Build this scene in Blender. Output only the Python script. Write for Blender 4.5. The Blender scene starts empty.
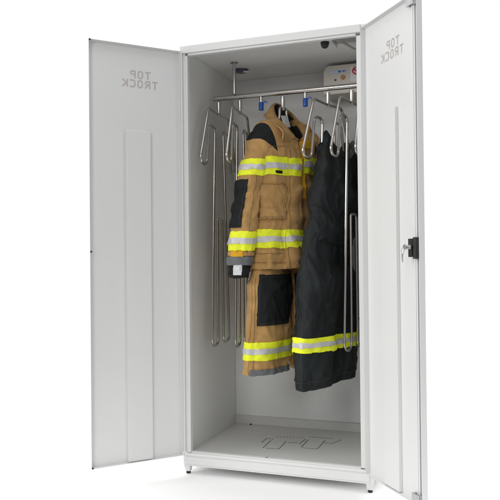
import bpy, bmesh, math, random
from mathutils import Vector, Matrix, noise
random.seed(7)
PI = math.pi
sc = bpy.context.scene
COL = sc.collection

# ------------------------------------------------------------------ materials
def lin(c):
    return tuple(((x/255)/12.92 if x/255 <= .04045 else ((x/255+.055)/1.055)**2.4) for x in c)

def mat(name, color, rough=.5, metal=0., bump=None, bump_str=.1, bump_dist=.001, var=.0, var_scale=6., sheen=0., spec=.5, coat=0., kind='noise', crumple=0., crumple_dist=.004):
    m = bpy.data.materials.new(name); m.use_nodes = True
    nt = m.node_tree; b = nt.nodes['Principled BSDF']
    b.inputs['Base Color'].default_value = (*color, 1)
    b.inputs['Roughness'].default_value = rough
    b.inputs['Metallic'].default_value = metal
    b.inputs['Specular IOR Level'].default_value = spec
    b.inputs['Coat Weight'].default_value = coat
    if sheen:
        b.inputs['Sheen Weight'].default_value = sheen
        b.inputs['Sheen Roughness'].default_value = .5
    tc = nt.nodes.new('ShaderNodeTexCoord')
    if var:
        n = nt.nodes.new('ShaderNodeTexNoise'); n.inputs['Scale'].default_value = var_scale; n.inputs['Detail'].default_value = 5
        nt.links.new(tc.outputs['Object'], n.inputs['Vector'])
        r = nt.nodes.new('ShaderNodeMapRange')
        r.inputs['From Min'].default_value = .3; r.inputs['From Max'].default_value = .7
        r.inputs['To Min'].default_value = 1-var; r.inputs['To Max'].default_value = 1+var
        nt.links.new(n.outputs['Fac'], r.inputs['Value'])
        mx = nt.nodes.new('ShaderNodeVectorMath'); mx.operation = 'SCALE'
        mx.inputs[0].default_value = color
        nt.links.new(r.outputs['Result'], mx.inputs['Scale'])
        nt.links.new(mx.outputs['Vector'], b.inputs['Base Color'])
    if bump:
        if kind == 'weave':
            w1 = nt.nodes.new('ShaderNodeTexWave'); w1.wave_type = 'BANDS'; w1.bands_direction = 'Z'
            w2 = nt.nodes.new('ShaderNodeTexWave'); w2.wave_type = 'BANDS'; w2.bands_direction = 'DIAGONAL'
            for w in (w1, w2):
                w.inputs['Scale'].default_value = bump; w.inputs['Distortion'].default_value = 1.5
                w.inputs['Detail'].default_value = 2
                nt.links.new(tc.outputs['Object'], w.inputs['Vector'])
            ad = nt.nodes.new('ShaderNodeMath'); ad.operation = 'ADD'
            nt.links.new(w1.outputs['Fac'], ad.inputs[0]); nt.links.new(w2.outputs['Fac'], ad.inputs[1])
            h = ad.outputs[0]
        else:
            n2 = nt.nodes.new('ShaderNodeTexNoise'); n2.inputs['Scale'].default_value = bump; n2.inputs['Detail'].default_value = 3
            nt.links.new(tc.outputs['Object'], n2.inputs['Vector']); h = n2.outputs['Fac']
        bp = nt.nodes.new('ShaderNodeBump'); bp.inputs['Strength'].default_value = bump_str; bp.inputs['Distance'].default_value = bump_dist
        nt.links.new(h, bp.inputs['Height']); nt.links.new(bp.outputs['Normal'], b.inputs['Normal'])
        if crumple:
            mp = nt.nodes.new('ShaderNodeMapping'); mp.inputs['Scale'].default_value = (1, 1, .6); nt.links.new(tc.outputs['Object'], mp.inputs['Vector'])
            n3 = nt.nodes.new('ShaderNodeTexNoise'); n3.inputs['Scale'].default_value = crumple; n3.inputs['Detail'].default_value = 3
            n3.inputs['Distortion'].default_value = .8
            n3.noise_type = 'RIDGED_MULTIFRACTAL'
            nt.links.new(mp.outputs['Vector'], n3.inputs['Vector'])
            b2 = nt.nodes.new('ShaderNodeBump'); b2.inputs['Strength'].default_value = .6; b2.inputs['Distance'].default_value = crumple_dist
            nt.links.new(n3.outputs['Fac'], b2.inputs['Height']); nt.links.new(b2.outputs['Normal'], bp.inputs['Normal'])
    return m

M = {}
M['paint'] = mat('light_grey_powder_coat', (.745, .751, .745), .42, bump=900, bump_str=.12, bump_dist=.0004, var=.012, var_scale=3)
M['paint_in'] = mat('interior_powder_coat', (.50, .515, .48), .45, bump=900, bump_str=.12, bump_dist=.0004, var=.02, var_scale=3)
M['steel'] = mat('brushed_stainless_tube', (.53, .51, .485), .26, 1., bump=300, bump_str=.05, bump_dist=.0005, var=.06, var_scale=20)
M['zinc'] = mat('zinc_plated_steel', (.60, .61, .62), .33, 1.)
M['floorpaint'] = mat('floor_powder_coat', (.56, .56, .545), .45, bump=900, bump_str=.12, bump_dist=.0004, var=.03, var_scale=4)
M['studio'] = mat('grey_bounce_cut_floor', (.22, .22, .22), .5, spec=.3, var=.05, var_scale=2)
M['rubber'] = mat('black_rubber', (.012, .012, .012), .6)
M['blackplastic'] = mat('black_plastic', (.02, .021, .024), .4)
M['hole'] = mat('perforation_shadow', (.56, .50, .48), .9)
M['holefloor'] = mat('floor_perforation', (.02, .02, .02), .9)
M['tan'] = mat('tan_aramid_cloth', (.49, .288, .108), .85, bump=260, bump_str=.35, bump_dist=.0008, var=.13, var_scale=26, sheen=.15, spec=.2, kind='weave', crumple=15, crumple_dist=.012)
M['black_cloth'] = mat('black_reinforcement_cloth', (.014, .016, .017), .75, bump=420, bump_str=.4, bump_dist=.0007, var=.2, var_scale=30, spec=.25, kind='weave', crumple=18, crumple_dist=.003)
M['navy'] = mat('dark_navy_cloth', (.0075, .0108, .0122), .60, bump=260, bump_str=.35, bump_dist=.0008, var=.2, var_scale=14, spec=.35, kind='weave', crumple=11, crumple_dist=.016)
M['yellow'] = mat('fluorescent_yellow_tape', (.88, .95, .04), .6, bump=260, bump_str=.25, bump_dist=.0006, var=.05, var_scale=30, spec=.2)
M['silver'] = mat('silver_retroreflective_tape', (.60, .585, .605), .5, .15, bump=320, bump_str=.2, bump_dist=.0005, var=.08, var_scale=25)
M['mustard'] = mat('mustard_lining_cloth', (.72, .38, .025), .85, bump=260, bump_str=.3, bump_dist=.0008, var=.12, var_scale=25, spec=.2)
M['greycloth'] = mat('grey_cuff_cloth', (.16, .165, .17), .8, bump=300, bump_str=.4, bump_dist=.0008, var=.12, var_scale=30, spec=.2)
M['whitecloth'] = mat('white_label_cloth', (.66, .66, .68), .8, bump=200, bump_str=.2, bump_dist=.0008, var=.06, var_scale=30)
M['blue'] = mat('blue_plastic', (.02, .10, .42), .35)
M['beige'] = mat('beige_plastic_housing', (.64, .60, .54), .45, var=.02, var_scale=8)
M['orange'] = mat('amber_button', (.50, .20, .06), .3)
M['red'] = mat('red_print', (.62, .05, .07), .5)
M['whitepl'] = mat('white_plastic', (.78, .78, .78), .4)
M['bluelabel'] = mat('pale_blue_label', (.55, .60, .72), .4)
M['purple'] = mat('tinted_lens', (.06, .045, .10), .15)
M['floor'] = mat('white_studio_floor', (.95, .95, .95), .6, spec=.1, var=.005, var_scale=2)

# ------------------------------------------------------------------ helpers
def mesh_obj(name, V, F, m, parent=None, smooth=True, bevel=0., angle=35):
    me = bpy.data.meshes.new(name)
    me.from_pydata([tuple(v) for v in V], [], [tuple(f) for f in F])
    bm = bmesh.new(); bm.from_mesh(me)
    bmesh.ops.recalc_face_normals(bm, faces=bm.faces[:])
    bm.to_mesh(me); bm.free()
    o = bpy.data.objects.new(name, me); COL.objects.link(o)
    me.materials.append(m)
    if parent is not None: o.parent = parent
    if smooth:
        for p in me.polygons: p.use_smooth = True
        try: me.set_sharp_from_angle(angle=math.radians(angle))
        except Exception: pass
    if bevel:
        b = o.modifiers.new('bevel', 'BEVEL'); b.width = bevel; b.segments = 2; b.limit_method = 'ANGLE'; b.harden_normals = False
    return o

class MB:
    def __init__(s): s.V = []; s.F = []
    def add(s, V, F):
        k = len(s.V); s.V += [tuple(v) for v in V]; s.F += [tuple(i+k for i in f) for f in F]; return s
    def box(s, a, b):
        x0, y0, z0 = [min(p, q) for p, q in zip(a, b)]; x1, y1, z1 = [max(p, q) for p, q in zip(a, b)]
        return s.add([(x0,y0,z0),(x1,y0,z0),(x1,y1,z0),(x0,y1,z0),(x0,y0,z1),(x1,y0,z1),(x1,y1,z1),(x0,y1,z1)],
                     [(0,3,2,1),(4,5,6,7),(0,1,5,4),(1,2,6,5),(2,3,7,6),(3,0,4,7)])
    def frustum(s, c0, h0, c1, h1):
        """box whose bottom rectangle (centre c0, halves h0) tapers to the top rectangle (c1, h1)"""
        V = []
        for (c, h) in ((c0, h0), (c1, h1)):
            V += [(c[0]-h[0], c[1]-h[1], c[2]), (c[0]+h[0], c[1]-h[1], c[2]), (c[0]+h[0], c[1]+h[1], c[2]), (c[0]-h[0], c[1]+h[1], c[2])]
        return s.add(V, [(0,3,2,1),(4,5,6,7),(0,1,5,4),(1,2,6,5),(2,3,7,6),(3,0,4,7)])
    def lathe(s, prof, origin=(0,0,0), axis=(0,0,1), n=20):
        ax = Vector(axis).normalized(); q = ax.to_track_quat('Z', 'Y'); o = Vector(origin)
        V = []; F = []
        for (r, h) in prof:
            for i in range(n):
                t = 2*PI*i/n; V.append(o + q @ Vector((max(r, 1e-5)*math.cos(t), max(r, 1e-5)*math.sin(t), h)))
        for k in range(len(prof)-1):
            for i in range(n):
                j = (i+1) % n; F.append((k*n+i, k*n+j, (k+1)*n+j, (k+1)*n+i))
        F.append(tuple(range(n-1, -1, -1))); F.append(tuple(range((len(prof)-1)*n, len(prof)*n)))
        return s.add(V, F)
    def tube(s, P, r, n=12):
        P = [Vector(p) for p in P]; V = []; F = []
        T = []
        for i in range(len(P)):
            T.append((P[min(i+1, len(P)-1)] - P[max(i-1, 0)]).normalized())
        ref = Vector((0, 0, 1)) if abs(T[0].z) < .9 else Vector((1, 0, 0))
        nrm = (ref - T[0]*ref.dot(T[0])).normalized()
        for i, p in enumerate(P):
            nrm = (nrm - T[i]*nrm.dot(T[i])).normalized(); bi = T[i].cross(nrm)
            rr = r[i] if isinstance(r, (list, tuple)) else r
            for k in range(n):
                t = 2*PI*k/n; V.append(p + nrm*(rr*math.cos(t)) + bi*(rr*math.sin(t)))
        for i in range(len(P)-1):
            for k in range(n):
                j = (k+1) % n; F.append((i*n+k, i*n+j, (i+1)*n+j, (i+1)*n+k))
        F.append(tuple(range(n-1, -1, -1))); F.append(tuple(range((len(P)-1)*n, len(P)*n)))
        return s.add(V, F)
    def obj(s, name, m, parent=None, smooth=True, bevel=0., angle=35):
        return mesh_obj(name, s.V, s.F, m, parent, smooth, bevel, angle)

def fillet(P, rad, seg=7):
    """polyline with rounded corners; rad is one radius or one per inner vertex"""
    P = [Vector(p) for p in P]; out = [P[0]]
    for i in range(1, len(P)-1):
        r = rad[i-1] if isinstance(rad, (list, tuple)) else rad
        a = (P[i-1]-P[i]); b = (P[i+1]-P[i]); la, lb = a.length, b.length; a.normalize(); b.normalize()
        ang = a.angle(b)
        d = min(r/math.tan(ang/2), la*.49, lb*.49)
        p0 = P[i]+a*d; p1 = P[i]+b*d
        rr = d*math.tan(ang/2); c = P[i] + (a+b).normalized()*(rr/math.sin(ang/2))
        v0 = p0-c; v1 = p1-c; tot = v0.angle(v1); ax = v0.cross(v1).normalized()
        for k in range(seg+1):
            out.append(c + Matrix.Rotation(tot*k/seg, 3, ax) @ v0)
    out.append(P[-1]); return out

def empty(name, loc, rz=0., parent=None):
    o = bpy.data.objects.new(name, None); COL.objects.link(o); o.location = loc; o.rotation_euler = (0, 0, rz)
    o.empty_display_size = .1
    if parent is not None: o.parent = parent
    return o
def tag(o, label, cat, group=None):
    o['label'] = label; o['category'] = cat
    if group: o['group'] = group
    return o

def lerp_tab(tab, s):
    """smooth interpolation of rows (s, v1, v2, ...)"""
    if s <= tab[0][0]: return list(tab[0][1:])
    if s >= tab[-1][0]: return list(tab[-1][1:])
    for k in range(len(tab)-1):
        if tab[k][0] <= s <= tab[k+1][0]: break
    s0, s1 = tab[k][0], tab[k+1][0]; t = (s-s0)/(s1-s0)
    p0 = tab[max(k-1, 0)]; p1 = tab[k]; p2 = tab[k+1]; p3 = tab[min(k+2, len(tab)-1)]
    out = []
    for j in range(1, len(tab[0])):
        m1 = (p2[j]-p0[j])/(p2[0]-p0[0])*(s1-s0) if p2[0] != p0[0] else 0
        m2 = (p3[j]-p1[j])/(p3[0]-p1[0])*(s1-s0) if p3[0] != p1[0] else 0
        t2, t3 = t*t, t*t*t
        out.append((2*t3-3*t2+1)*p1[j]+(t3-2*t2+t)*m1+(-2*t3+3*t2)*p2[j]+(t3-t2)*m2)
    return out
def smooth01(a, b, x):
    t = max(0., min(1., (x-a)/(b-a))); return t*t*(3-2*t)
def ridge(x, y, z):
    return 1-2*abs(noise.noise(Vector((x, y, z))))
def spow(x, e): return math.copysign(abs(x)**e, x)

def fnormal(fn, s, t, flip=1):
    e = 2e-3
    a = fn(s+e, t)-fn(s-e, t); b = fn(s, t+e)-fn(s, t-e)
    n = a.cross(b)
    return n.normalized()*flip if n.length > 0 else Vector((1, 0, 0))

def slab(name, fn, s0, s1, t0, t1, ns, nt, out, inn, m, parent, flip=1, wrap=False, edge=None):
    """closed cloth slab over a surface function: outer sheet `out` above it, inner sheet `inn` (metres along the normal).
    edge(u, v) -> (s, t) may reshape the patch outline"""
    V = []; F = []
    cols = nt if wrap else nt+1
    for lay in (out, inn):
        for i in range(ns+1):
            for j in range(cols):
                s = s0+(s1-s0)*i/ns; t = t0+(t1-t0)*j/nt
                if edge: s, t = edge(i/ns, j/nt)
                V.append(fn(s, t) + fnormal(fn, s, t, flip)*lay)
    L = (ns+1)*cols
    def q(l, i, j): return l*L + i*cols + (j % cols if wrap else j)
    for i in range(ns):
        for j in range(nt):
            F.append((q(0,i,j), q(0,i,j+1), q(0,i+1,j+1), q(0,i+1,j)))
            F.append((q(1,i,j), q(1,i+1,j), q(1,i+1,j+1), q(1,i,j+1)))
    for j in range(nt):
        F.append((q(0,0,j), q(1,0,j), q(1,0,j+1), q(0,0,j+1)))
        F.append((q(0,ns,j), q(0,ns,j+1), q(1,ns,j+1), q(1,ns,j)))
    if not wrap:
        for i in range(ns):
            F.append((q(0,i,0), q(0,i+1,0), q(1,i+1,0), q(1,i,0)))
            F.append((q(0,i,nt), q(1,i,nt), q(1,i+1,nt), q(0,i+1,nt)))
    return mesh_obj(name, V, F, m, parent, True, 0, 50)

def band(fn, s0, s1, t0, t1, nt, parent, flip=1, wrap=False, lift=.0066, ns=18):
    """yellow tape with a silver stripe along its middle (a sub-part)"""
    y = slab('reflective_band', fn, s0, s1, t0, t1, ns, nt, lift, -.001, M['yellow'], parent, flip, wrap)
    d = (s1-s0)
    slab('silver_stripe', fn, s0+d*.34, s0+d*.66, t0, t1, 8, nt, lift+.0026, lift-.0006, M['silver'], y, flip, wrap)
    return y

# ------------------------------------------------------------------ camera (solved from the photograph's edges)
cam_d = bpy.data.cameras.new('camera'); cam = bpy.data.objects.new('camera', cam_d); COL.objects.link(cam)
r = Vector((.94057293, .3394507, -.00978672)); u = Vector((.01298119, -.00714128, .99989024)); f = Vector((-.33934356, .94059674, .01112337))
cam.matrix_world = Matrix(((r.x, u.x, -f.x, 1.26416904), (r.y, u.y, -f.y, -2.66836938), (r.z, u.z, -f.z, .93205212), (0, 0, 0, 1)))
cam_d.sensor_width = 36; cam_d.lens = 687.48/500*36; cam_d.shift_x = .0034; cam_d.shift_y = .0014
cam_d.clip_start = .05; cam_d.clip_end = 200
sc.camera = cam

# ------------------------------------------------------------------ setting and light
FZ = .0155
fl = MB().box((-18, -.95, FZ-.02), (18, 18, FZ)).obj('floor', M['floor'], smooth=False); fl['kind'] = 'structure'      # white paper floor
sf = MB().box((-18, -14, FZ-.02), (18, -.9505, FZ-.002)).obj('bounce_cut_floor', M['studio'], smooth=False); sf['kind'] = 'structure'  # unseen grey floor, added to cut bounce light onto the front faces
FRONT, ZENITH = .19, 1.5
w = bpy.data.worlds.new('World'); sc.world = w; w.use_nodes = True
# a white studio: bright sweep behind and overhead, dimmer room behind the photographer
nt = w.node_tree; bg = nt.nodes['Background']; bg.inputs['Strength'].default_value = 1.
tc = nt.nodes.new('ShaderNodeTexCoord'); sp = nt.nodes.new('ShaderNodeSeparateXYZ'); nt.links.new(tc.outputs['Generated'], sp.inputs[0])
def ramp(sock, a, b, c, d):
    n = nt.nodes.new('ShaderNodeMapRange'); n.interpolation_type = 'SMOOTHSTEP'
    for k, v in zip(('From Min', 'From Max', 'To Min', 'To Max'), (a, b, c, d)): n.inputs[k].default_value = v
    nt.links.new(sock, n.inputs['Value']); return n.outputs['Result']
rear = ramp(sp.outputs['Y'], -.25, .15, FRONT, 1.03)
top = ramp(sp.outputs['Z'], .55, .85, 0, ZENITH)
ad = nt.nodes.new('ShaderNodeMath'); ad.operation = 'ADD'; nt.links.new(rear, ad.inputs[0]); nt.links.new(top, ad.inputs[1])
cb = nt.nodes.new('ShaderNodeCombineColor')
for k in range(3): nt.links.new(ad.outputs[0], cb.inputs[k])
nt.links.new(cb.outputs[0], bg.inputs['Color'])
def area(name, loc, target, size, power, col=(1, 1, 1), sy=None):
    l = bpy.data.lights.new(name, 'AREA'); l.energy = power; l.color = col; l.size = size
    if sy: l.shape = 'RECTANGLE'; l.size_y = sy
    o = bpy.data.objects.new(name, l); COL.objects.link(o); o.location = loc
    o.rotation_euler = (Vector(target)-Vector(loc)).to_track_quat('-Z', 'Y').to_euler()
    return o
area('key_softbox', (-3.0, -2.3, 1.9), (.8, 0, 1.15), 1.2, 72, (1, .995, .985))
area('front_fill', (.1, -4.6, 2.5), (.4, .3, 1.0), 1.5, 52, (1, .995, .985))  # added fill lamp that brightens the locker interior and the clothes
sc.view_settings.view_transform = 'Standard'; sc.view_settings.look = 'None'; sc.view_settings.exposure = 0; sc.view_settings.gamma = 1

# ------------------------------------------------------------------ the locker
W, D, H = .803, .60, 1.8436
X0 = -.003
locker = empty('drying_locker', (0, 0, 0))
tag(locker, 'tall light grey metal drying locker standing with both doors wide open', 'locker')
P = M['paint']; PI_ = M['paint_in']
MB().box((X0, .0305, .0955), (.015, D, 1.8315)).obj('side_panel', P, locker, False, .0008)
MB().box((W-.018, .0305, .0955), (W, D, 1.8315)).obj('side_panel', P, locker, False, .0008)
MB().box((.0153, D-.012, .0955), (W-.0183, D, 1.8315)).obj('back_panel', P, locker, False, .0006)
MB().box((X0, .0305, 1.832), (W, D, H)).obj('top_panel', P, locker, False, .001)
# front frame: fascia with a stepped lip, two jambs, sill with a raised lip
fr = MB()
fr.box((X0, 0, 1.813), (.7745, .030, H))                 # header fascia
fr.box((.7748, .003, 1.813), (W, .030, H))
fr.box((.030, .009, 1.8035), (W-.048, .030, 1.8127))      # inner lip of the header
fr.box((X0, 0, .109), (.0075, .030, 1.8127))             # bright edge of the left jamb
fr.box((.0078, .010, .109), (.0185, .030, 1.8127))
fr.box((.0188, .007, .109), (.0300, .030, 1.8032))
fr.box((W-.018, .012, .109), (W, .030, 1.8127))
fr.box((W-.046, .010, .109), (W-.0183, .030, 1.8032))
fr.box((.0303, .010, .0955), (W-.0463, .030, .1120))      # sill lip
fr.box((X0, .002, .0955), (W, .0097, .1060))
fr.obj('front_frame', P, locker, False, .0012)
pl = MB(); pl.box((X0, .004, .0520), (W, D, .0952)); pl.box((X0+.012, .0012, .0600), (W-.012, .0038, .0905))
pl.obj('base_plinth', P, locker, False, .0015)
floor_panel = MB().box((.0153, .0303, .0958), (W-.0183, D-.0123, .1050)).box((.0160, D-.030, .1052), (W-.0190, D-.0123, .145)).obj('floor_panel', M['floorpaint'], locker, False, .0006)  # upright rear strip is added for the shade along the back wall's foot
# perforation lines of the floor
def dline(a, b, n):
    db = MB()
    for i in range(n):
        db.lathe([(.0032, 0), (.0032, .0006)], (a[0]+(b[0]-a[0])*i/(n-1), a[1]+(b[1]-a[1])*i/(n-1), .1051), n=8)
    db.obj('perforation_row', M['holefloor'], floor_panel, False)
for a, b, n in (((.296,.180),(.292,.300),11), ((.312,.178),(.362,.182),6), ((.367,.188),(.361,.308),11), ((.378,.298),(.412,.304),5),
                ((.430,.288),(.434,.369),8), ((.452,.244),(.449,.365),11), ((.464,.232),(.516,.233),6), ((.525,.236),(.525,.372),12),
                ((.444,.418),(.546,.422),11), ((.566,.340),(.590,.410),7), ((.536,.340),(.556,.338),3), ((.263,.262),(.262,.322),6), ((.262,.332),(.292,.330),4),
                ((.30,.375),(.42,.40),9)):
    dline(a, b, n)
MB().lathe([(.005, 0), (.005, .004), (.002, .006)], (.105, .555, .1051), n=10).obj('floor_screw', M['holefloor'], floor_panel)
# bolt cap at the sill
MB().lathe([(.006, 0), (.006, .0008)], (.365, .02, .1122), n=12).obj('sill_screw', M['zinc'], locker)
# levelling feet
for (fx, fy) in ((.0115, .022), (W-.0135, .022), (.0115, D-.022), (W-.0135, D-.022)):
    ft = MB().frustum((fx, fy, .0265), (.0105, .0105), (fx, fy, .0518), (.0142, .0155)).obj('foot', P, locker, False, .001)
    MB().lathe([(.0088, 0), (.0096, .003), (.0096, .0085), (.0070, .0108)], (fx, fy, FZ+.0002), n=16).obj('rubber_pad', M['rubber'], ft)

# ------------------------------------------------------------------ doors
GLY = {'T': ['#####','..#..','..#..','..#..','..#..','..#..','..#..'],
       'O': ['.###.','#...#','#...#','#...#','#...#','#...#','.###.'],
       'P': ['####.','#...#','#...#','####.','#....','#....','#....'],
       'R': ['####.','#...#','#...#','####.','#.#..','#..#.','#...#'],
       'C': ['.####','#....','#....','#....','#....','#....','.####'],
       'K': ['#...#','#..#.','#.#..','##...','#.#..','#..#.','#...#']}
ZB, ZT, DW, DT = .0954, 1.8227, .394, .022
def make_door(hinge, rz, sg, first_d, hx0, hx1):
    """door pan in its own frame: X along the door from the hinge, sg*Y into the locker"""
    def q(d, n, z): return (d, sg*n, z)
    T = .0016
    V = []
    for (a, n) in ((0, 0), (0, -DT), (T, 0), (T, -DT+T)):
        V += [q(a, n, ZB+a), q(DW-a, n, ZB+a), q(DW-a, n, ZT-a), q(a, n, ZT-a)]
    F = [(4,5,6,7), (12,13,14,15)]
    for i in range(4):
        j = (i+1) % 4
        F += [(i, j, 4+j, 4+i), (i, j, 8+j, 8+i), (8+i, 8+j, 12+j, 12+i)]
    door = mesh_obj('door', V, F, P, locker, False, .0005)
    door.location = hinge; door.rotation_euler = (0, 0, rz)
    # stiffener: shallow hat channel with sloping flanks and a rounded, closed top
    n0, n1 = -DT+T+.0003, -DT+T+.0128
    sb = MB(); z0, z1 = ZB+.004, 1.471
    out = [(hx0, z0), (hx1, z0), (hx1, z1-.004), (hx1-.0012, z1-.0012), (hx1-.004, z1), (hx0+.004, z1), (hx0+.0012, z1-.0012), (hx0, z1-.004)]
    k = len(out); cx = (hx0+hx1)/2
    VV = [q(d, n0, z) for d, z in out] + [q(d+(.0022 if d < cx else -.0022), n1, z-(.003 if z > 1 else 0)) for d, z in out]
    FF = [tuple(range(k)), tuple(range(k, 2*k))] + [(i, (i+1) % k, k+(i+1) % k, k+i) for i in range(k)]
    mesh_obj('stiffener', VV, FF, P, door, False, .0012)
    # perforated lettering TOP / TROCK, read from outside so mirrored in here
    for word, z, dfirst in (('TOP', 1.7050, first_d[0]), ('TROCK', 1.6665, first_d[1])):
        for li, ch in enumerate(word):
            lb = MB(); sgn = math.copysign(1, first_d[2])
            d0 = dfirst + li*first_d[2]
            cells = {(2*rx+i, 2*ry+j) for ry, row in enumerate(GLY[ch]) for rx, cc in enumerate(row) if cc == '#' for i in (-1, 0, 1) for j in (0, 1)}
            cells |= {(2*rx+i, 2*ry-1) for ry, row in enumerate(GLY[ch]) for rx, cc in enumerate(row) if cc == '#' for i in (-1, 0, 1)}
            for (fx, fy) in sorted(cells):
                lb.lathe([(.00105, 0), (.00105, .0003)], q(d0 + (fx-4)*.00225*sgn, -DT+T+.0002, z - (fy-6)*.00225), (0, sg, 0), 6)
            lb.obj('perforated_letter', M['hole'], door, False)
    return door, q
aL, aR = .82839, .89731
doorL, qL = make_door((0, -.0035, 0), PI+aL, 1, (.138, .107, .0325), .130, .240)
doorR, qR = make_door((.7772, -.0145, 0), -aR, -1, (.240, .266, -.0325), .128, .238)
nf = -DT+.0016
# left door: striker buffers on its free edge
for z in (ZT-.0035, ZB+.0035, .965):
    MB().lathe([(.0040, 0), (.0040, .003), (.003, .0045)], qL(DW-.0045, .0003, z), (0, 1, 0), 12).obj('buffer', M['rubber'], doorL)
# right door: espagnolette bar, guides and lock
def rb(a, b): return qR(*a), qR(*b)
rod = MB().box(*rb((.338, nf+.0030, ZB+.012), (.358, nf+.0062, .9380))).box(*rb((.338, nf+.0030, .9960), (.358, nf+.0062, ZT-.006)))
rod.box(*rb((.3445, nf+.0063, ZB+.012), (.3515, nf+.0085, .9380))).box(*rb((.3445, nf+.0063, .9960), (.3515, nf+.0085, ZT-.006)))
rod.obj('locking_bar', P, doorR, False, .0008)
for z0, z1 in ((ZT-.034, ZT-.004), (ZB+.004, ZB+.034)):
    g = MB().box(*rb((.326, nf+.0004, z0), (.3355, nf+.0190, z1))).box(*rb((.3605, nf+.0004, z0), (.370, nf+.0190, z1))).box(*rb((.3358, nf+.0155, z0), (.3602, nf+.0190, z1)))
    g.obj('bar_guide', M['zinc'], doorR, False, .0008)
lk = MB().box(*rb((.322, nf+.0004, .931), (.3435, nf+.0185, .994))).box(*rb((.3520, nf+.0004, .925), (.3680, nf+.0185, .998))).box(*rb((.3437, nf+.0004, .9640), (.3518, nf+.0160, .994)))
lock = lk.obj('lock_case', M['blackplastic'], doorR, False, .0012)
cyl = MB().lathe([(.0085, 0), (.0085, .011), (.0070, .0135), (.0070, .0145)], qR(.331, nf+.0187, .965), (0, -1, 0), 18)
cyl.box(*rb((.333, nf+.0240, .958), (.352, nf+.0275, .972)))
cyl.obj('lock_cylinder', M['zinc'], lock)

# key left in the lock
kp = Vector((.7772, -.0145, 0)); rotR = Matrix.Rotation(-aR, 3, 'Z')
def wR(d, n, z): return kp + rotR @ Vector(qR(d, n, z))
kloc = wR(.3290, nf+.0335, .965)
key = empty('key', kloc, -aR)
tag(key, 'small silver key hanging in the black lock of the right door', 'key')
kb = MB().box((-.001, .0002, -.0035), (.001, .0070, .0035))
V = []; F = []
n = 18
for lay in (-.0211+.0200, -.0211+.0222):
    for i in range(n):
        t = 2*PI*i/n; V.append((-.002+.0105*math.cos(t), lay-.0012, .0005+.0095*math.sin(t)))
F = [tuple(range(n)), tuple(range(n, 2*n))]+[(i, (i+1) % n, n+(i+1) % n, n+i) for i in range(n)]
kb.add(V, F); kb.obj('key_bow', M['zinc'], key, True, .0003)
kr = MB().tube([Vector((-.010+.009*math.cos(t), -.004, -.013+.010*math.sin(t))) for t in [2*PI*i/20 for i in range(21)]], .0009, 6)
kr.obj('key_ring', M['zinc'], key)
kt = MB().add([( -.017,-.0055,-.022),(-.008,-.0055,-.022),(-.0095,-.0055,-.052),(-.0135,-.0055,-.052),
               ( -.017,-.0035,-.022),(-.008,-.0035,-.022),(-.0095,-.0035,-.052),(-.0135,-.0035,-.052)],
              [(0,1,2,3),(4,5,6,7),(0,1,5,4),(1,2,6,5),(2,3,7,6),(3,0,4,7)])
kt.obj('spare_key', M['zinc'], key, False, .0005)

# ------------------------------------------------------------------ rail and fittings under the ceiling
RY, RZ, RR = .285, 1.6755, .0115
rail = MB().tube([(.034, RY, RZ), (.040, RY, RZ), (.40, RY, RZ), (.784, RY, RZ)], RR, 20).obj('hanging_rail', M['steel'], locker)
for px in (.143, .742):
    MB().lathe([(.0068, 0), (.0068, 1.8285-RZ-.0112), ], (px, RY-.012 if px < .5 else RY, RZ+.0108), n=14).lathe([(.018, 0), (.0195, .0012), (.0195, .0030)], (px, RY-.012 if px < .5 else RY, 1.8287), n=20).obj('support_post', M['steel'], rail)
for sx in (.268, .475):       # blue plugs in the two unused hanger outlets
    pb = MB().lathe([(.0080, 0), (.0080, .0260)], (sx, RY, RZ-.0370), n=14).obj('outlet', M['steel'], rail)
    MB().lathe([(.0085, 0), (.0112, .002), (.0112, .033), (.0095, .0365), (.006, .0375)], (sx, RY, RZ-.072), n=16).tube(
        fillet([(sx+.010, RY-.002, RZ-.046), (sx+.020, RY-.004, RZ-.028), (sx+.030, RY-.004, RZ-.042)], .006), .0022, 8).obj('blue_plug', M['blue'], rail)
# control unit
cu = []
x0, x1, z0, z1, rr = .522, .772, 1.684, 1.817, .030
pts = [(x0, z0), (x1, z0), (x1, z1)] + [(x0+rr-rr*math.sin(a), z1-rr+rr*math.cos(a)) for a in [PI/2*i/8 for i in range(9)]]
k = len(pts); V = [(x, .437, z) for x, z in pts]+[(x, D-.0125, z) for x, z in pts]
unit = mesh_obj('control_unit', V, [tuple(range(k)), tuple(range(k, 2*k))]+[(i, (i+1) % k, k+(i+1) % k, k+i) for i in range(k)], M['beige'], locker, True, .003)
MB().box((.553, .4352, 1.7775), (.628, .4366, 1.7925)).obj('label_strip', M['bluelabel'], unit, False)
MB().add([(.596,.4344,1.779),(.606,.4344,1.785),(.600,.4344,1.791),(.590,.4344,1.786),(.596,.4351,1.779),(.606,.4351,1.785),(.600,.4351,1.791),(.590,.4351,1.786)],
         [(0,1,2,3),(4,5,6,7),(0,1,5,4),(1,2,6,5),(2,3,7,6),(3,0,4,7)]).box((.609,.4344,1.783),(.624,.4351,1.788)).obj('label_emblem', M['blue'], unit, False)
MB().lathe([(.0100, 0), (.0100, .005), (.0085, .007)], (.613, .4368, 1.757), (0, -1, 0), 20).obj('button', M['orange'], unit)
MB().lathe([(.0045, 0), (.0045, .003)], (.578, .4368, 1.748), (0, -1, 0), 12).obj('indicator', M['blackplastic'], unit)
st = MB().box((.648, .4352, 1.735), (.742, .4366, 1.803)).obj('sticker', M['whitepl'], unit, False)
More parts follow.
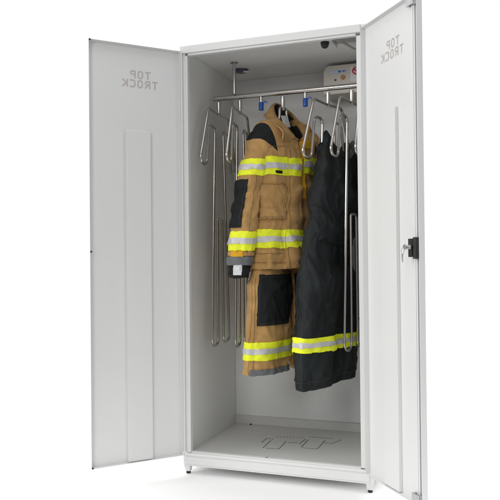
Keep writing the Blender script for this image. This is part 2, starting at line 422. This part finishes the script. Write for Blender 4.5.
MB().tube([Vector((.676+.017*math.cos(t), .4345, 1.782+.015*math.sin(t))) for t in [PI*.55+1.5*PI*i/24 for i in range(25)]], .0035, 6).tube(
    fillet([(.664, .4345, 1.790), (.678, .4345, 1.778), (.690, .4345, 1.790)], .003), .0032, 6).obj('emblem', M['red'], st)
# tinted lamp lens, black sensor dome, latch
MB().lathe([(.001, 0), (.030, .001), (.037, .005), (.0385, .0105)], (.125, .405, 1.8208), n=28).obj('ceiling_lens', M['purple'], locker)
MB().lathe([(.001, 0), (.013, .001), (.0145, .004)], (.156, .395, 1.8165), n=18).obj('lens_cap', M['whitepl'], locker)
MB().box((.567, .080, 1.8288), (.640, .172, 1.8318)).obj('sensor_plate', M['whitepl'], locker, False, .001)
MB().lathe([(.001, -.0255), (.008, -.0245), (.014, -.019), (.017, -.010), (.018, 0)], (.604, .126, 1.8286), n=24).obj('sensor_dome', M['blackplastic'], locker)
lt = MB().box((.646, .070, 1.8268), (.752, .165, 1.8298)).box((.646, .0700, 1.8110), (.6495, .165, 1.8265)).box((.6498, .0700, 1.8110), (.752, .0735, 1.8265))
latch = lt.obj('latch_bracket', M['zinc'], locker, False, .0008)
lv = MB().add([(.655,.085,1.822),(.672,.078,1.822),(.722,.200,1.806),(.712,.206,1.806),(.655,.085,1.8255),(.672,.078,1.8255),(.722,.200,1.8095),(.712,.206,1.8095)],
              [(0,1,2,3),(4,5,6,7),(0,1,5,4),(1,2,6,5),(2,3,7,6),(3,0,4,7)])
lv.lathe([(.009, 0), (.009, .004)], (.668, .096, 1.8175), n=16)
lv.obj('latch_lever', M['steel'], latch, False, .001)

# ------------------------------------------------------------------ drying hangers
ZS = RZ-.0005
def hanger(x, y, rz, width=1.):
    """hollow tube hanger: arms fore and aft, long leg loops below; local X along the hanger"""
    t = empty('tube_hanger', (x, y, 0), rz)
    MB().lathe([(.0068, 0), (.0082, .004), (.0082, .020), (.0095, .026), (.0095, .062)], (0, 0, 1.594), n=16).obj('socket', M['steel'], t)
    k = width
    half = [(.0, 1.602), (.128*k, 1.607), (.236*k, 1.352), (.156*k, 1.345), (.122*k, 1.532), (.052*k, 1.534), (.113, .538), (.034, .538), (.030, 1.118), (0, 1.1185)]
    rad = [.022, .036, .034, .030, .028, .036, .034, .028]
    def fill(sgn):
        P = [Vector((sgn*a, 0, z)) for a, z in half]
        return fillet(P, rad, 9)
    A = fill(-1); B = fill(1)
    loop = A + list(reversed(B[:-1]))
    MB().tube(loop, .0060, 14).obj('tube_frame', M['steel'], t)
    return t
HG = 'tubular drying hangers on the rail'
H1 = hanger(.060, RY, PI/2+.02); tag(H1, 'empty steel tube hanger beside the left wall, leftmost on the rail', 'hanger', HG)
H2 = hanger(.165, RY, PI/2+.09); tag(H2, 'empty steel tube hanger between the leftmost hanger and the tan jacket', 'hanger', HG)
H4 = hanger(.371, RY, PI/2-.42, .17); tag(H4, 'steel tube hanger carrying the tan jacket, only its socket showing in the collar', 'hanger', HG)
H6 = hanger(.578, RY, PI/2-.26); tag(H6, 'steel tube hanger holding up the dark trousers, its loop in front of their waist', 'hanger', HG)
H7 = hanger(.683, RY, PI/2-.20); tag(H7, 'empty steel tube hanger with long legs hanging in front of the dark trousers', 'hanger', HG)
H8 = hanger(.745, RY, PI/2-.02); tag(H8, 'steel tube hanger half hidden by the right door, rightmost on the rail', 'hanger', HG)

# ------------------------------------------------------------------ cloth: wrinkle field
def crease(x, y, z): return (1-min(1, abs(noise.noise(Vector((x, y, z))))*2.6))**2
def wrinkle(p, seed, amp, stretch=(9, 9, 4)):
    x, y, z = p.x*stretch[0]+seed, p.y*stretch[1]-seed*.7, p.z*stretch[2]+seed*1.3
    wx = x + .8*noise.noise(Vector((x*.6, y*.6, z*.9+9)))
    a = noise.noise(Vector((x, y, z)))
    b = crease(wx*.9+3, y*.9, z*1.5+wx*.7)
    c = crease(x*2.1-z*.8, y*2.2+5, z*1.9+x)
    d = crease(x*3.9+z*1.3, y*4.1, z*4.7)
    return amp*(1.0*a + .75*(b-.25) + .42*(c-.25) + .16*(d-.25))

# ------------------------------------------------------------------ tan jacket (local: X = front normal, Y = towards wearer's left)
jk = empty('jacket', (.371, .290, 0), -.436)
tag(jk, 'tan protective jacket with yellow and silver bands and black elbow patch', 'jacket')
JT = [  # s, z, half width, half depth
    (0., 1.572, .072, .062), (.06, 1.548, .105, .070), (.13, 1.524, .158, .076), (.20, 1.455, .192, .082),
    (.30, 1.385, .190, .085), (.45, 1.255, .190, .084), (.62, 1.115, .202, .090), (.80, .985, .215, .100), (1., .885, .222, .106), (1.1, .84, .222, .106)]
GT = [(0, 1.75), (.06, 1.1), (.13, .5), (.19, .06), (.24, .012), (1.1, .012)]
def jacket_gap(s): return max(.012, lerp_tab(GT, s)[0])
def jbody(s, t):
    z, ha, hb = lerp_tab(JT, s)
    g = jacket_gap(s)
    phi = g + t*(2*PI-2*g)
    ex = 1-.28*smooth01(.45, .8, s)
    a = -ha*spow(math.sin(phi), .86*ex); n = hb*spow(math.cos(phi), .90*ex)
    # front panels are flattish, lapped right over left
    n += .010*math.exp(-((t-.02)/.03)**2)*smooth01(.2, .4, s)
    p = Vector((n-.018, .028+a, z - .02*abs(a)*0))
    k = smooth01(.12, .4, s)
    w = wrinkle(p, 3.1, .0105, (9, 9, 6))*(.35+.65*k)
    w += .0065*math.sin(phi*9+2.5*noise.noise(Vector((phi*2, s*3, 0))))*smooth01(.35, 1., s)
    # a sag fold under the chest and above the hem band
    w += .006*math.exp(-((s-.50-.05*math.sin(phi*2))/.035)**2) - .005*math.exp(-((s-.56)/.03)**2)
    d = Vector((math.cos(phi), -math.sin(phi), .15)).normalized()
    return p + d*w
jbody_o = slab('jacket_body', jbody, 0, 1, 0, 1, 130, 190, .002, -.004, M['tan'], jk, -1)
slab('lining', jbody, .0, .5, .004, .996, 40, 90, -.006, -.010, M['black_cloth'], jk, -1)
# collar: stands up round the neck, its front ends falling open along the V
def neckline(phi):
    return Vector((.010*0 + (.070*math.cos(phi) if math.cos(phi) > 0 else .062*math.cos(phi))-.004, .028-.064*math.sin(phi), 1.541-.090*math.cos(phi)))
def collar(s, t):
    # fold line (s = 0) to the turned-down outer edge (s = 1), t 0..1 from wearer's right front round the back to left front
    phi = .05+t*(2*PI-.10); c = min(phi, 2*PI-phi); sg = 1 if phi < PI else -1
    fr = math.exp(-(c/1.0)**2); bk = math.exp(-((PI-c)/1.0)**2)
    d = Vector((math.cos(phi)*(1-fr)-.22*fr, -sg*(abs(math.sin(phi))*(1-fr)+fr), 0)).normalized()
    out = .058+.040*fr-.022*bk
    p = neckline(phi) + d*(out*s) + Vector((0, 0, .011*math.sin(min(1, s*1.6)*PI)*1.0 - (.006+.060*bk+.012*fr)*max(s, 0.)**1.4))
    p += Vector((.016*(1-fr)*s*max(0, math.cos(phi))+.006+.009*fr*s, 0, .006))
    return p + Vector((.6, -.3*sg, .7))*wrinkle(p, 8.7, .0035, (12, 12, 12))
def stand(s, t):
    phi = .12+t*(2*PI-.24); p = neckline(phi)
    return p + Vector((-.002*math.cos(phi), .004*math.sin(phi), .004-.055*s))
slab('collar', collar, 0, 1, 0, 1, 26, 120, .0030, -.0025, M['tan'], jk, -1)
slab('collar_lining', stand, 0, 1, 0, 1, 8, 90, .002, -.002, M['black_cloth'], jk, -1)
# mustard edging inside the opening and down the front edge
slab('front_facing', jbody, .10, .52, .9835, .9985, 60, 6, .0045, .0005, M['mustard'], jk, -1)
slab('facing_tab', jbody, .165, .245, .905, .994, 14, 16, .0065, .0012, M['mustard'], jk, -1)
slab('storm_flap', jbody, .265, .995, .0005, .055, 90, 10, .0075, .0018, M['tan'], jk, -1)
band(jbody, .315, .408, .0565, .225, 60, jk, -1)
band(jbody, .295, .388, .775, .990, 60, jk, -1)
band(jbody, .700, .815, .0560, .30, 70, jk, -1, lift=.0066)
band(jbody, .700, .815, .70, .994, 70, jk, -1, lift=.0066)
fb = band(jbody, .318, .406, .0008, .0545, 16, jk, -1, lift=.0108)
fb2 = band(jbody, .702, .813, .0008, .0545, 16, jk, -1, lift=.0108)
slab('brand_tag', jbody, .386, .400, .085, .118, 3, 10, .0086, .0050, M['black_cloth'], jk, -1)
# chest pocket with flap, lower pocket seams
slab('pocket_flap', jbody, .585, .640, .062, .215, 14, 40, .0125, .0010, M['tan'], jk, -1)
slab('pocket', jbody, .455, .588, .064, .213, 22, 40, .0085, .0005, M['tan'], jk, -1)
slab('pocket', jbody, .455, .640, .80, .955, 24, 40, .0080, .0005, M['tan'], jk, -1)
slab('hem_band', jbody, .955, 1.0, .002, .998, 8, 160, .0042, .0004, M['tan'], jk, -1)
# size label sewn inside the back of the neck
def neck_label(s, t): return Vector((.012+.010*s, -.030+.046*t+.008*s, 1.566-.052*s+.006*t)) + Vector((.002*math.sin(t*5), 0, 0))
slab('size_label', neck_label, 0, 1, 0, 1, 6, 6, .0006, -.0006, M['whitecloth'], jk)

M['darkthread'] = mat('dark_thread', (.05, .052, .055), .8)
M['thread'] = mat('tan_thread', (.20, .115, .045), .9)
def seam(fn, pts, lift, parent, flip, m='thread', r=.0010, per=26):
    """a line of stitching laid on the cloth through (s, t) points"""
    P = []
    for (a, b), (c, d) in zip(pts[:-1], pts[1:]):
        for i in range(per+1):
            s_, t_ = a+(c-a)*i/per, b+(d-b)*i/per
            P.append(fn(s_, t_) + fnormal(fn, s_, t_, flip)*lift)
    Q = [P[0]]+[p for p, o in zip(P[1:], P[:-1]) if (p-o).length > 1e-5]
    return MB().tube(Q, r, 5).obj('stitching', M[m], parent)
for pts, lf in (([(.27, .046), (.99, .046)], .0085), ([(.30, .235), (.93, .245)], .0028), ([(.455, .070), (.455, .207), (.583, .207)], .0090), ([(.455, .070), (.583, .070)], .0090),
                ([(.592, .068), (.634, .068), (.634, .209), (.592, .209)], .0130), ([(.25, .06), (.265, .22)], .0028), ([(.94, .01), (.94, .99)], .0028), ([(.86, .07), (.86, .30)], .0028),
                ([(.30, .76), (.93, .75)], .0028)):
    seam(jbody, pts, lf, jk, -1)
seam(collar, [(.88, .03), (.88, .97)], .0032, jk, -1, per=120)

# sleeves
def make_sleeve(side, tab, seed):
    def sl(s, t):
        cx, cy, cz, ra, rn = lerp_tab(tab, s)
        ph = 2*PI*t
        d = Vector((math.cos(ph)*1., math.sin(ph)*side, 0))
        p = Vector((cx + rn*math.cos(ph), side*cy + ra*math.sin(ph)*side, cz + .028*math.sin(ph)*(1-smooth01(.0, .25, s))*-1))
        w = wrinkle(p, seed, .0090, (12, 12, 8))
        # cross creases about the elbow
        w += .0055*math.sin(s*46 + 2.2*math.sin(ph+1) + 3*noise.noise(p*6))*math.exp(-((s-.5)/.22)**2)*(.5+.5*math.cos(ph-2.4))
        return p + d*w
    return sl
ST = [(-.05, -.022, .056, 1.545, .030, .030), (0., -.022, .080, 1.534, .046, .050), (.08, -.024, .110, 1.488, .052, .056), (.20, -.030, .137, 1.40, .053, .058), (.36, -.036, .166, 1.30, .050, .056),
      (.55, -.036, .200, 1.17, .049, .053), (.78, -.032, .236, 1.02, .049, .053), (.92, -.030, .252, .930, .047, .051), (1., -.029, .258, .885, .044, .048), (1.1, -.028, .261, .845, .040, .043)]
SR = [(a, b, c+.04, d, e, f_) for a, b, c, d, e, f_ in ST]
sleeveR = make_sleeve(-1, [(r_[0], r_[1], r_[2]-.028*0, r_[3], r_[4], r_[5]) for r_ in ST], 12.3)
sl1 = slab('sleeve', sleeveR, 0, .90, 0, 1, 110, 80, .002, -.004, M['tan'], jk, -1, True)
sleeveL = make_sleeve(1, SR, 21.9)
sl2 = slab('sleeve', sleeveL, 0, .90, 0, 1, 90, 64, .002, -.004, M['tan'], jk, 1, True)
for fn, par, fl_ in ((sleeveR, sl1, -1), (sleeveL, sl2, 1)):
    band(fn, .265, .378, 0, 1, 90, par, fl_, True)
    band(fn, .742, .865, 0, 1, 90, par, fl_, True)
    slab('elbow_patch', fn, .405, .715, .165, .56, 40, 44, .0055, .001, M['black_cloth'], par, fl_)
    seam(fn, [(.27, .07), (.88, .05)], .0028, par, fl_)
    seam(fn, [(.42, .19), (.70, .19)], .0058, par, fl_, 'darkthread')
    slab('cuff', fn, .905, .965, 0, 1, 10, 70, .004, -.004, M['greycloth'], par, fl_, True)
    slab('cuff_tab', fn, .868, .905, .10, .26, 8, 16, .0060, .0015, M['mustard'], par, fl_)
    slab('wristlet', fn, .945, 1.085, 0, 1, 16, 60, -.0030, -.0065, M['black_cloth'], par, fl_, True)
    slab('thumb_loop', fn, .962, 1.055, .10, .215, 14, 12, .0035, -.0040, M['whitecloth'], par, fl_)
# black yoke on the shoulder of the body, from collar to sleeve
# black shoulder cloth: cut cleanly out of the body and the sleeves along two seams
def cut_out(o, planes, name, m, parent):
    me = o.data; bm = bmesh.new(); bm.from_mesh(me)
    for co, no in planes:
        bmesh.ops.bisect_plane(bm, geom=bm.verts[:]+bm.edges[:]+bm.faces[:], dist=1e-5, plane_co=co, plane_no=no)
    sel = [f_ for f_ in bm.faces if all((f_.calc_center_median()-Vector(co)).dot(Vector(no)) > 0 for co, no in planes)]
    keep = set(sel); b2 = bmesh.new(); mp = {}
    for f_ in sel:
        vs = []
        for v in f_.verts:
            if v not in mp: mp[v] = b2.verts.new(v.co)
            vs.append(mp[v])
        b2.faces.new(vs).smooth = True
    bmesh.ops.delete(bm, geom=sel, context='FACES')
    bm.to_mesh(me); bm.free()
    m2 = bpy.data.meshes.new(name); b2.to_mesh(m2); b2.free(); m2.materials.append(m)
    o2 = bpy.data.objects.new(name, m2); COL.objects.link(o2); o2.parent = parent
    return o2
SH_R = [((0, -.128, 1.5), (.10, -1, -.25)), ((0, -.140, 1.428), (0, .75, 1))]
SH_L = [((0, .184, 1.5), (.10, 1, -.25)), ((0, .196, 1.428), (0, -.75, 1))]
for pl_ in (SH_R, SH_L): cut_out(jbody_o, pl_, 'shoulder_yoke', M['black_cloth'], jk)
cut_out(sl1, SH_R, 'shoulder_patch', M['black_cloth'], sl1); cut_out(sl2, SH_L, 'shoulder_patch', M['black_cloth'], sl2)

# ------------------------------------------------------------------ tan trousers under the jacket
tr = empty('trousers', (.371, .290, 0), -.436)
tag(tr, 'tan protective trousers with black knee patches hanging below the tan jacket', 'trousers')
def make_leg(cy0, cy1, cn, seed, z0=1.02, z1=.440, ra=.118, rn=.052, top=.72, pinch=0., amp=.0105):
    tab = [(0., cn-.008, cy0, z0, ra*(.74-.14*pinch), rn*top*.7), (.10, cn-.008, cy0, z0+(z1-z0)*.1, ra*(.86-.20*pinch), rn*top*(1.1-.3*pinch)), (.22, cn-.004, cy0+(cy1-cy0)*.2, z0+(z1-z0)*.22, ra*(.97-.15*pinch), rn*(.6*top+.3)), (.36, cn, cy0+(cy1-cy0)*.4, z0+(z1-z0)*.36, ra, rn*1.1), (.65, cn+.006, cy0+(cy1-cy0)*.7, z0+(z1-z0)*.65, ra*1.0, rn), (1., cn+.008, cy1, z1, ra*.98, rn*.95), (1.1, cn+.008, cy1, z1-(z0-z1)*.1, ra*.98, rn*.95)]
    def lg(s, t):
        cx, cy, cz, a_, n_ = lerp_tab(tab, s)
        ph = 2*PI*t
        p = Vector((cx+n_*spow(math.cos(ph), .85), cy-a_*spow(math.sin(ph), .95), cz))
        d = Vector((math.cos(ph), -math.sin(ph)*.7, 0)).normalized()
        w = wrinkle(p, seed, amp, (9, 9, 5))
        w += .006*math.sin(ph*4+seed+2*noise.noise(Vector((ph, s*2.5, seed))))*smooth01(.1, .8, s)
        w += .004*math.sin(s*34+2*math.sin(ph*1+seed)+3*noise.noise(p*5))*math.exp(-((s-.25)/.2)**2)
        return p + d*w
    return lg
legR = make_leg(-.078, -.134, .0, 31.7, top=.8, pinch=1.)
legL = make_leg(.120, .150, .0, 47.1, top=.8, pinch=1.)
for fn, sd in ((legR, 1), (legL, -1)):
    lg = slab('trouser_leg', fn, 0, 1, 0, 1, 110, 96, .002, -.004, M['tan'], tr, -1, True)
    slab('knee_patch', fn, .275, .645, .02-.19*1 if sd > 0 else -.17, .17, 44, 50, .0055, .001, M['black_cloth'], lg, -1)
    band(fn, .765, .895, 0, 1, 110, lg, -1, True)
    slab('hem_guard', fn, .962, 1.004, -.20, .22, 8, 60, .0050, -.0005, M['greycloth'], lg, -1)
    seam(fn, [(.29, -.155), (.63, -.155), (.63, .155), (.29, .155), (.29, -.155)], .0058, lg, -1, 'darkthread')
    seam(fn, [(.30, .20), (.98, .19)], .0028, lg, -1)
    slab('side_seam', fn, .0, 1., .232, .246, 80, 3, .0052, .001, M['tan'], lg, -1)
def waist_tan(s, t):
    ph = 2*PI*t; p = Vector((.045*math.cos(ph)-.01, .014-.165*math.sin(ph), 1.13-.14*s))
    return p + Vector((math.cos(ph), -math.sin(ph), 0))*wrinkle(p, 5.5, .006)
slab('waist', waist_tan, 0, 1, 0, 1, 16, 70, .002, -.003, M['tan'], tr, -1, True)

# ------------------------------------------------------------------ dark trousers on their own hanger
dk = empty('trousers', (.578, .285, 0), -.30)
tag(dk, 'dark navy trousers with yellow and silver ankle bands hanging right of the tan jacket', 'trousers')
DTAB = [(0., 1.425, .112, .050), (.06, 1.400, .128, .056), (.2, 1.31, .150, .064), (.5, 1.16, .160, .070), (.75, 1.06, .172, .062), (.9, 1.0, .160, .044), (1., .97, .140, .028), (1.1, .93, .13, .02)]
def dpelvis(s, t):
    z, ha, hb = lerp_tab(DTAB, s); ph = 2*PI*t
    z += (.045*math.cos(2*ph+.0)*-1 + .014*math.sin(5*ph))*(1-smooth01(0, .35, s))
    p = Vector((hb*spow(math.cos(ph), .9)+.006, .080-.085*s-ha*math.sin(ph), z))
    d = Vector((math.cos(ph), -math.sin(ph), .1)).normalized()
    w = wrinkle(p, 61.3, .0155, (9, 9, 5))
    w += .008*math.sin(ph*6+3*noise.noise(Vector((ph*1.5, s*2, 3))))*(1-smooth01(.1, .6, s))
    w += .006*math.sin(s*16+2*math.sin(ph)+4*noise.noise(p*4))*smooth01(.1, .4, s)
    return p + d*w
dp = slab('seat_panel', dpelvis, 0, 1, 0, 1, 90, 130, .002, -.004, M['navy'], dk, -1, True)
slab('waist_lining', dpelvis, .0, .12, 0, 1, 10, 100, -.0045, -.0085, M['greycloth'], dp, -1, True)
slab('waistband', dpelvis, .02, .10, 0, 1, 10, 120, .0050, .0005, M['navy'], dp, -1, True)
slab('fly', dpelvis, .10, .62, -.012, .030, 30, 6, .0058, .001, M['navy'], dp, -1)
dlegR = make_leg(-.066, -.150, .0, 71.1, 1.06, .408, .126, .066, .8, amp=.0135)
dlegL = make_leg(.085, .060, -.004, 83.9, 1.06, .405, .105, .060, .8, amp=.0135)
def slant(fn, k, a0):
    def g(s, t):
        p = fn(s, t); p.z += k*(p.y-a0)*smooth01(.80, 1., s); return p
    return g
dlegR = slant(dlegR, .10, -.12); dlegL = slant(dlegL, .14, .05)
for fn in (dlegR, dlegL):
    lg = slab('trouser_leg', fn, 0, 1, 0, 1, 120, 96, .002, -.004, M['navy'], dk, -1, True)
    band(fn, .700, .790, 0, 1, 110, lg, -1, True)
    seam(fn, [(.02, .235), (.98, .225)], .0030, lg, -1, 'darkthread')
    seam(fn, [(.955, 0), (.955, 1)], .0028, lg, -1, 'darkthread', per=80)
    slab('hem', fn, .985, 1.003, 0, 1, 4, 90, .0026, -.0045, M['navy'], lg, -1, True)

sc.render.engine = 'CYCLES'
sc.cycles.max_bounces = 10; sc.cycles.diffuse_bounces = 6
